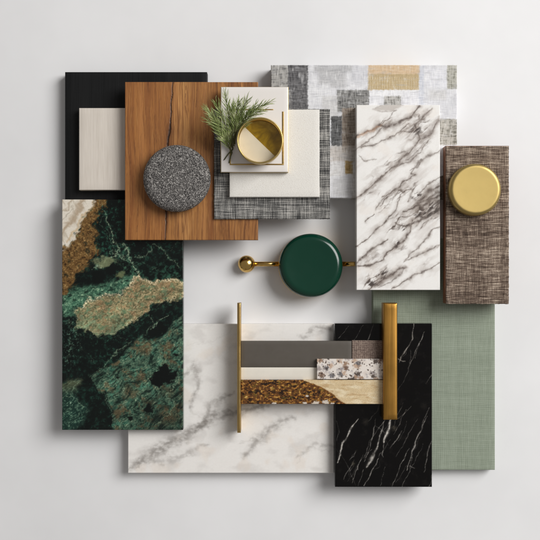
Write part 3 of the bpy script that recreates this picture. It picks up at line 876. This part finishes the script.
def paint_granite(X, Y):
    C = np.ones(X.shape + (3,)) * np.array([206, 184, 146.0])
    C = mixc(C, (222, 206, 174), sstep(-0.1, 0.6, fbm(X / 14, Y / 4, 3, 4)))
    C = mixc(C, (178, 146, 104), sstep(0.1, 0.7, fbm(X / 10, Y / 3, 7, 4)) * 0.6)
    ey = Y + 0.7 * fbm(X / 4, Y / 4, 4)
    bound = np.interp(ey, [378, 382, 387, 393, 399, 406], [297, 308, 321, 331, 338, 348])
    s = X + 0.8 * fbm(X / 3, Y / 3, 5) - bound
    G = np.ones_like(C) * np.array([88, 54, 26.0])
    f1 = fbm(X / 3.6, Y / 2.2, 11, 4, 0.72); f2 = fbm(X / 9, Y / 5, 12, 3)
    G = mixc(G, (164, 112, 48), sstep(-0.05, 0.4, f1))
    G = mixc(G, (208, 174, 100), sstep(0.32, 0.75, f1 + 0.3 * f2))
    G = mixc(G, (34, 20, 12), sstep(-0.1, -0.55, f1 + 0.9 * f2) * 0.9)
    G = mixc(G, (120, 104, 40), sstep(0.2, 0.6, fbm(X / 6, Y / 4, 15)) * 0.5)
    m = sstep(0.6, -0.6, s)
    C = C * (1 - m[..., None]) + G * m[..., None]
    C = mixc(C, (110, 66, 26), np.exp(-((s + 0.6) / 1.2) ** 2) * 0.7)
    wh = np.zeros(X.shape)
    for bx, by, r in ((274, 403.8, 2.4), (307, 396, 1.6), (305, 403, 2.2), (316, 403, 3.2), (326, 402, 3.4), (333, 404, 2.2)):
        wh = np.maximum(wh, sstep(1.2, 0.8, np.hypot((X - bx) / r, (Y - by) / (r * 0.6)) + 0.8 * fbm(X / 2.2, Y / 2.2, 19, 4, 0.65)))
    C = mixc(C, (214, 206, 196), wh * 0.9)
    return C


def paint_terrazzo(X, Y):
    C = np.ones(X.shape + (3,)) * np.array([222, 214, 206.0])
    C = mixc(C, (202, 190, 180), sstep(0.0, 0.6, fbm(X / 7, Y / 7, 2)) * 0.6)
    wxx = X + 1.2 * fbm(X / 3, Y / 3, 3); wyy = Y + 1.2 * fbm(X / 3, Y / 3, 4)
    d, idv, d2 = cells(wxx / 7.6, wyy / 6.4, 31, 0.95)
    pal = [(98, 72, 56), (84, 80, 82), (142, 112, 90), (150, 140, 136), (60, 48, 42), (182, 154, 132)]
    for i, c in enumerate(pal):
        sel = (idv > i / 7.2) & (idv <= (i + 1) / 7.2)
        C = mixc(C, c, sel * sstep(0.56, 0.16, d + 0.3 * fbm(X / 2, Y / 2, 6, 4, 0.6)) * 0.85)
    d, idv, d2 = cells(wxx / 2.6, wyy / 2.6, 41)
    C = mixc(C, (70, 58, 52), (idv > 0.72) * sstep(0.36, 0.18, d) * 0.85)
    C = mixc(C, (150, 146, 150), (idv < 0.2) * sstep(0.5, 0.2, d) * 0.5)
    return C


# ------------------------------------------------------------------ setting
ts = 3.0
tv = [(-ts, -ts, 0), (ts, -ts, 0), (ts, ts, 0), (-ts, ts, 0)]
tab = make_mesh('table_surface', tv, [(0, 1, 2, 3)], m_table, smooth=False)
tab['kind'] = 'structure'

# ------------------------------------------------------------------ boards and slabs
tag(slab('black_board', (65, 72, 207, 236), 0, 9, m_black, bevel=0.5, res=6), 'matt black stained wood board at top left, partly under the oak board', 'board')
tag(slab('ceramic_tile', (79, 108, 140, 190), 9, 19, m_ceramic, bevel=0.7, res=6), 'cream brushed ceramic tile lying on the black board', 'tile')
tag(slab('marble_slab', (128, 324, 334, 473), 0, 9, m_white, bevel=0.5, res=0.6, paint=paint_white), 'wide pale marble slab with soft grey veins at the bottom, under the green marble', 'marble slab')
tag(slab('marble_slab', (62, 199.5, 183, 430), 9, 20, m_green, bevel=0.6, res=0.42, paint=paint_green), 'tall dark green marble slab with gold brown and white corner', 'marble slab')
tag(slab('wood_board', (125, 82, 258, 240), 20, 31, m_wood, bevel=0.5, res=0.42, paint=paint_wood,
         relief=lambda X, Y: -1.0 * sstep(1.1, 0.2, crack_d(X, Y))), 'warm brown oak board with a dark crack, under the speckled stone', 'wood board')
tag(slab('patchwork_board', (271, 65, 457, 198), 0, 18, m_canvas, bevel=0.7, res=0.45, paint=paint_patch, ragged=0.25), 'canvas panel printed with grey, white and tan patches at top right', 'fabric panel')
tag(slab('marble_slab', (356.5, 105, 440, 290), 18, 33, m_cala, bevel=0.5, res=0.4, paint=paint_cala), 'upright white marble slab with bold brown grey veins, over the patchwork panel', 'marble slab')
tag(slab('linen_board', (373, 238, 495, 470), 0, 8, m_sage, bevel=0.8, res=4, ragged=0.0), 'sage green linen covered panel at lower right', 'fabric panel')
tag(slab('marble_slab', (335, 323.5, 432, 487), 8, 20, m_blackm, bevel=0.5, res=0.42, paint=paint_blackm), 'polished black marble slab with thin white veins', 'marble slab')

R = (214, 109, 330, 219)
t = thing('fabric_swatch', 'black and white tweed swatch under the ivory tile', 'fabric swatch', base_of(R, 18, 34))
slab('woven_face', R, 31, 34, m_grey_weave, t, bevel=0.6, res=1.2, ragged=0.5, org=t.location[:])
slab('backing', (274, 116, 324, 212), 18, 31, m_backing, t, bevel=0.3, res=8, org=t.location[:])

tag(slab('ceramic_tile', (229.5, 109.5, 319.5, 197), 34, 40, m_speck, bevel=0.7, res=5), 'ivory speckled square tile lying on the tweed swatch', 'tile')

R = (446, 146, 509, 304)
t = thing('upholstered_block', 'thick brown tweed covered block at the right, under the round brass knob', 'fabric panel', base_of(R, 18, 34))
slab('woven_face', R, 32.4, 34, m_brown_weave, t, bevel=0.7, res=1.2, ragged=0.5, org=t.location[:])
slab('core', (445.6, 145.8, 508.8, 303.4), 18, 32.4, m_edge, t, bevel=0.4, res=8, org=t.location[:])

# white tile with brass edge and inlay lines
R = (221, 87, 288, 172)
t = thing('glazed_tile', 'glossy white tile with brass edge and inlaid lines, under the small bowl', 'tile', base_of(R, 40, 47))
slab('brass_edge', (220.6, 86.9, 288.3, 172.4), 40, 44.4, m_rim, t, bevel=0.3, res=8, org=t.location[:])
slab('glazed_face', R, 44.4, 47, m_glaze, t, bevel=0.7, res=4, org=t.location[:])
for r in ((229.6, 109, 273.5, 110.1), (282.0, 111.5, 283.9, 163.7), (229.6, 163.7, 283.9, 165.1), (229.6, 135, 230.8, 163.7)):
    slab('inlay_line', r, 46.4, 47.25, m_thin, t, bevel=0.15, res=3, org=t.location[:])

# ------------------------------------------------------------------ strips between the two brass bars
tag(slab('laminate_strip', (241, 341, 351.5, 367), 20, 24.5, m_laminate, bevel=0.35, res=4), 'smooth grey taupe laminate strip between the brass bars', 'strip')
tag(slab('cloth_strip', (352, 340.5, 383, 367), 20, 24.0, m_cork, bevel=0.35, res=2), 'small brown mauve textured piece at the right end of the grey strip', 'strip')
tag(slab('ceramic_strip', (241, 367.4, 318, 379.6), 20, 24.2, plain('ivory_ceramic', (226, 220, 208), 0.4, 0, 0.15, 0.06), bevel=0.35, res=4), 'narrow ivory strip between the grey strip and the granite strip', 'strip')
tag(slab('terrazzo_strip', (317, 359, 383.5, 379.3), 24.6, 29.5, m_terr, bevel=0.35, res=0.3, paint=paint_terrazzo), 'white terrazzo strip with brown and grey chips', 'strip')
tag(slab('granite_strip', (241, 380, 383.5, 404), 20, 29, m_gran, bevel=0.35, res=0.3, paint=paint_granite), 'strip of speckled brown granite curving into cream onyx', 'strip')
tag(slab('brass_bar', (383.5, 303, 397.5, 420), 20, 37, m_brass_dark, bevel=1.6, res=4), 'broad upright antique brass bar on the black marble', 'brass bar')
tag(slab('brass_rod', (237.2, 303, 240.8, 433), 9, 31, m_thin, bevel=1.0, res=4), 'slim upright brass strip at the left ends of the strips', 'brass strip')

# ------------------------------------------------------------------ round things
c = (wx(176.5, 49), wy(178.2, 49), 0.036)
tag(lathe('stone_disc', round_disc(32, 0, 18, 8.5, 7, dish=-0.6), m_pumice, loc=c, wob=0.006), 'round grey speckled stone with soft edges on the oak board', 'stone')
c = (wx(475.6, 51), wy(189.5, 51), 0.039)
tag(lathe('round_knob', round_disc(24.8, 0, 12, 3.6, 1.2, dish=0.2), m_brass, loc=c), 'round satin brass knob on the brown tweed block', 'knob')

c = (wx(311, 29), wy(265.5, 29), 0.0)
t = thing('round_knob', 'glossy dark green round knob with thin brass base', 'knob', c)
lathe('lacquered_cap', round_disc(31.2, 13.5, 29, 6.5, 5, dish=1.1), m_lacq, t)
lathe('brass_base', round_disc(31.5, 0, 13.4, 1.2, 0.5), m_rod, t)

c = (wx(246.5, 8.5), wy(264, 8.5), 0.0)
t = thing('ball_ended_rod', 'polished brass rod ending in a small ball, left of the green knob', 'handle', c)
prof = [(0.05, 17.2)] + [(8.6 * math.sin(math.pi * i / 32), 8.6 + 8.6 * math.cos(math.pi * i / 32)) for i in range(1, 32)] + [(0.05, 0.0)]
lathe('ball', prof, m_rod, t, seg=64)
V, F = tube([(0.0070, 0, 0.0086), (0.02, 0, 0.0086), (0.0332, 0, 0.0086)], [0.0024] * 3, 24)
make_mesh('rod', V, F, m_rod, t)
# the rod goes on out of the other side of the knob
V, F = tube([(0.0, 0, 0.0086), (0.012, 0, 0.0086), (0.0245, 0, 0.0086)], [0.0024] * 3, 24)
tag(make_mesh('brass_rod', V, F, m_rod, None, (wx(342.4, 8.6), wy(264, 8.6), 0)), 'short brass rod running from the green knob under the veined marble', 'rod')

# ------------------------------------------------------------------ bowl with amber and cream halves
c = (wx(260.0, 70), wy(140.6, 70), 0.052)
t = thing('brass_bowl', 'small round brass bowl half filled with amber glaze, on the glossy white tile', 'bowl', c)
ro, ri, hb = 21.6, 20.0, 20.0
prof = [(0.4, 2.5), (ri - 3, 2.5), (ri - 0.6, 4.5), (ri, 7), (ri, hb - 0.7)]
prof += [((ro + ri) / 2 + (ro - ri) / 2 * math.cos(a), hb - 0.7 + 0.7 * math.sin(a)) for a in [math.pi * (1 - k / 8) for k in range(9)]]
prof += [(ro, hb - 4), (ro - 0.2, 8), (ro - 1.4, 2.5), (ro - 3.2, 0.4), (ro - 5, 0), (0.4, 0)]
lathe('shell', prof, m_rim, t)


def amber():
    m = M('amber_glaze')
    n = m.noise(0.07, 4, 0.6, 1.2)
    c = m.ramp(n, [(0.25, (104, 74, 6)), (0.45, (150, 116, 12)), (0.6, (178, 140, 20)), (0.8, (206, 172, 66))])
    return m.done(c, 0.16, 0.25, m.bump(m.noise(0.12, 3, 0.5), 0.3), Coat_Weight=0.5)


def half_disc(name, r, z0, z1, a0, mat, parent, cut=0.0, dish=0.0):
    """half disc spanning angles a0..a0+180 degrees, top gently dished"""
    seg, rings = 48, 8
    V, F = [], []
    for j in range(rings + 1):
        rr = r * j / rings
        for k in range(seg + 1):
            a = math.radians(a0) + math.pi * k / seg
            V.append((rr * 0.001 * math.cos(a), rr * 0.001 * math.sin(a), (z1 - dish * (1 - (j / rings) ** 2)) * 0.001))
    w = seg + 1
    for j in range(rings):
        for k in range(seg):
            F.append((j * w + k, (j + 1) * w + k, (j + 1) * w + k + 1, j * w + k + 1))
    nt = len(F)
    rim = [rings * w + k for k in range(w)] + [j * w + seg for j in range(rings - 1, 0, -1)] + [0] + [j * w for j in range(1, rings)]
    b = len(V)
    V += [(V[i][0], V[i][1], V[i][2]) for i in rim] + [(V[i][0], V[i][1], z0 * 0.001) for i in rim]
    m = len(rim)
    for i in range(m):
        j = (i + 1) % m
        F.append((b + i, b + m + i, b + m + j, b + j))
    off = (cut * 0.001 * math.cos(math.radians(a0 + 90)), cut * 0.001 * math.sin(math.radians(a0 + 90)), 0)
    return make_mesh(name, V, F, mat, parent, loc=off, flat_from=nt)


half_disc('amber_half', 19.9, 3, 7.5, -44, amber(), t, 0.0, 2.5)
half_disc('cream_half', 19.9, 3, 8.6, 136, m_cream, t, 0.0, 0.6)


# ------------------------------------------------------------------ plant sprig
def leaf_mat():
    m = M('sprig_green')
    n = m.noise(0.12, 3, 0.6)
    c = m.ramp(n, [(0.3, (104, 120, 62)), (0.5, (148, 162, 100)), (0.7, (192, 198, 146))])
    return m.done(c, 0.55, 0, None, Subsurface_Weight=0.0, Specular_IOR_Level=0.35)


c0 = Vector((wx(238, 56), wy(146, 56), 0.052))
t = thing('plant_sprig', 'feathery green sprig of needle leaves tucked behind the small bowl', 'plant', c0)
SV, SF, LV, LF = [], [], [], []


def add(Vl, Fl, V, F):
    b = len(Vl)
    Vl += [tuple(v) for v in V]; Fl += [tuple(i + b for i in f) for f in F]


rnd = random.Random(5)


def P(px, py, z):
    z += 5.0
    return Vector((wx(px, z), wy(py, z), z * 0.001)) - c0


fronds = [((233, 148), (221, 126), (206, 109), 60, 70, 26), ((233, 149), (224, 132), (208, 120), 58, 64, 22), ((234, 146), (229, 118), (225, 94), 62, 74, 28),
          ((235, 144), (234, 120), (239, 101), 64, 78, 26), ((235, 142), (236, 118), (247, 100), 66, 78, 24), ((235, 139), (240, 114), (268, 103), 70, 80, 32),
          ((235, 140), (239, 118), (262, 111), 68, 78, 24), ((232, 152), (224, 140), (218, 126), 56, 60, 22), ((233, 148), (226, 124), (216, 104), 60, 72, 22),
          ((234, 146), (231, 128), (231, 108), 58, 66, 24), ((235, 141), (237, 122), (255, 106), 62, 74, 24), ((232, 154), (228, 145), (224, 134), 52, 56, 14),
          ((233, 149), (229, 126), (234, 104), 56, 62, 22), ((234, 144), (233, 126), (244, 108), 58, 68, 22), ((233, 148), (222, 134), (212, 114), 56, 60, 22)]
for a, b, e, zm, ze, nn in fronds:
    p0, p1, p2 = P(a[0], a[1], 50), P(b[0], b[1], zm), P(e[0], e[1], ze)
    pts = []
    for i in range(13):
        s = i / 12
        pts.append(p0 * (1 - s) ** 2 + p1 * 2 * s * (1 - s) + p2 * s * s)
    add(SV, SF, *tube(pts, [0.0006 * (1 - 0.75 * i / 12) for i in range(13)], 6))
    nn = int(nn * 2.2)
    for k in range(nn):
        s = 0.22 + 0.78 * (k + rnd.random()) / nn
        i = min(11, int(s * 12)); f = s * 12 - i
        q = pts[i].lerp(pts[i + 1], f)
        d = (pts[i + 1] - pts[i]).normalized()
        side = Vector((-d.y, d.x, 0)).normalized() * (1 if k % 2 else -1)
        ang = math.radians(rnd.uniform(12, 50)) * (1.0 - 0.45 * s)
        up = rnd.uniform(-0.25, 0.45)
        dr = (d * math.cos(ang) + side * math.sin(ang) + Vector((0, 0, up * math.sin(ang) * 1.6))).normalized()
        L = rnd.uniform(0.009, 0.016) * (1.0 - 0.45 * s) + 0.0015
        bend = Vector((rnd.uniform(-1, 1), rnd.uniform(-1, 1), rnd.uniform(-0.6, 0.4))) * 0.0009
        w = rnd.uniform(0.00020, 0.00036)
        add(LV, LF, *tube([q, q + dr * L * 0.35 + bend * 0.5, q + dr * L * 0.7 + bend, q + dr * L], [w * 0.5, w, w * 0.75, w * 0.08], 5))
for a, b in (((233, 149), (224, 160)), ((232, 152), (229, 163))):
    add(SV, SF, *tube([P(a[0], a[1], 50), P((a[0] + b[0]) / 2, (a[1] + b[1]) / 2 - 1, 49.5), P(b[0], b[1], 47.8)], [0.0007, 0.0006, 0.0005], 6))
make_mesh('stems', SV, SF, plain('sprig_stem', (84, 84, 46), 0.6), t)
make_mesh('needles', LV, LF, leaf_mat(), t)

# ------------------------------------------------------------------ light, world, camera
w = bpy.data.worlds.new('World'); S.world = w; w.use_nodes = True
bg = w.node_tree.nodes['Background']
bg.inputs[0].default_value = (1.0, 0.96, 0.925, 1); bg.inputs[1].default_value = 0.24

L = bpy.data.lights.new('window_softbox', 'AREA'); L.shape = 'RECTANGLE'; L.size = 1.6; L.size_y = 1.8
L.energy = 94; L.color = (1.0, 0.99, 0.975)
lo = bpy.data.objects.new('softbox_lamp', L); COL.objects.link(lo)
lo.location = (1.8, 1.0, 2.05)
lo.rotation_euler = (Vector((0, 0, 0)) - Vector(lo.location)).to_track_quat('-Z', 'Y').to_euler()

cd = bpy.data.cameras.new('camera'); co = bpy.data.objects.new('camera', cd); COL.objects.link(co)
co.location = (0, 0, H); cd.sensor_width = 36; cd.lens = 36 * H / 0.54; cd.clip_start = 0.01; cd.clip_end = 50
S.camera = co
S.view_settings.view_transform = 'Standard'; S.view_settings.look = 'None'; S.view_settings.exposure = 0; S.view_settings.gamma = 1
S.cycles.max_bounces = 8
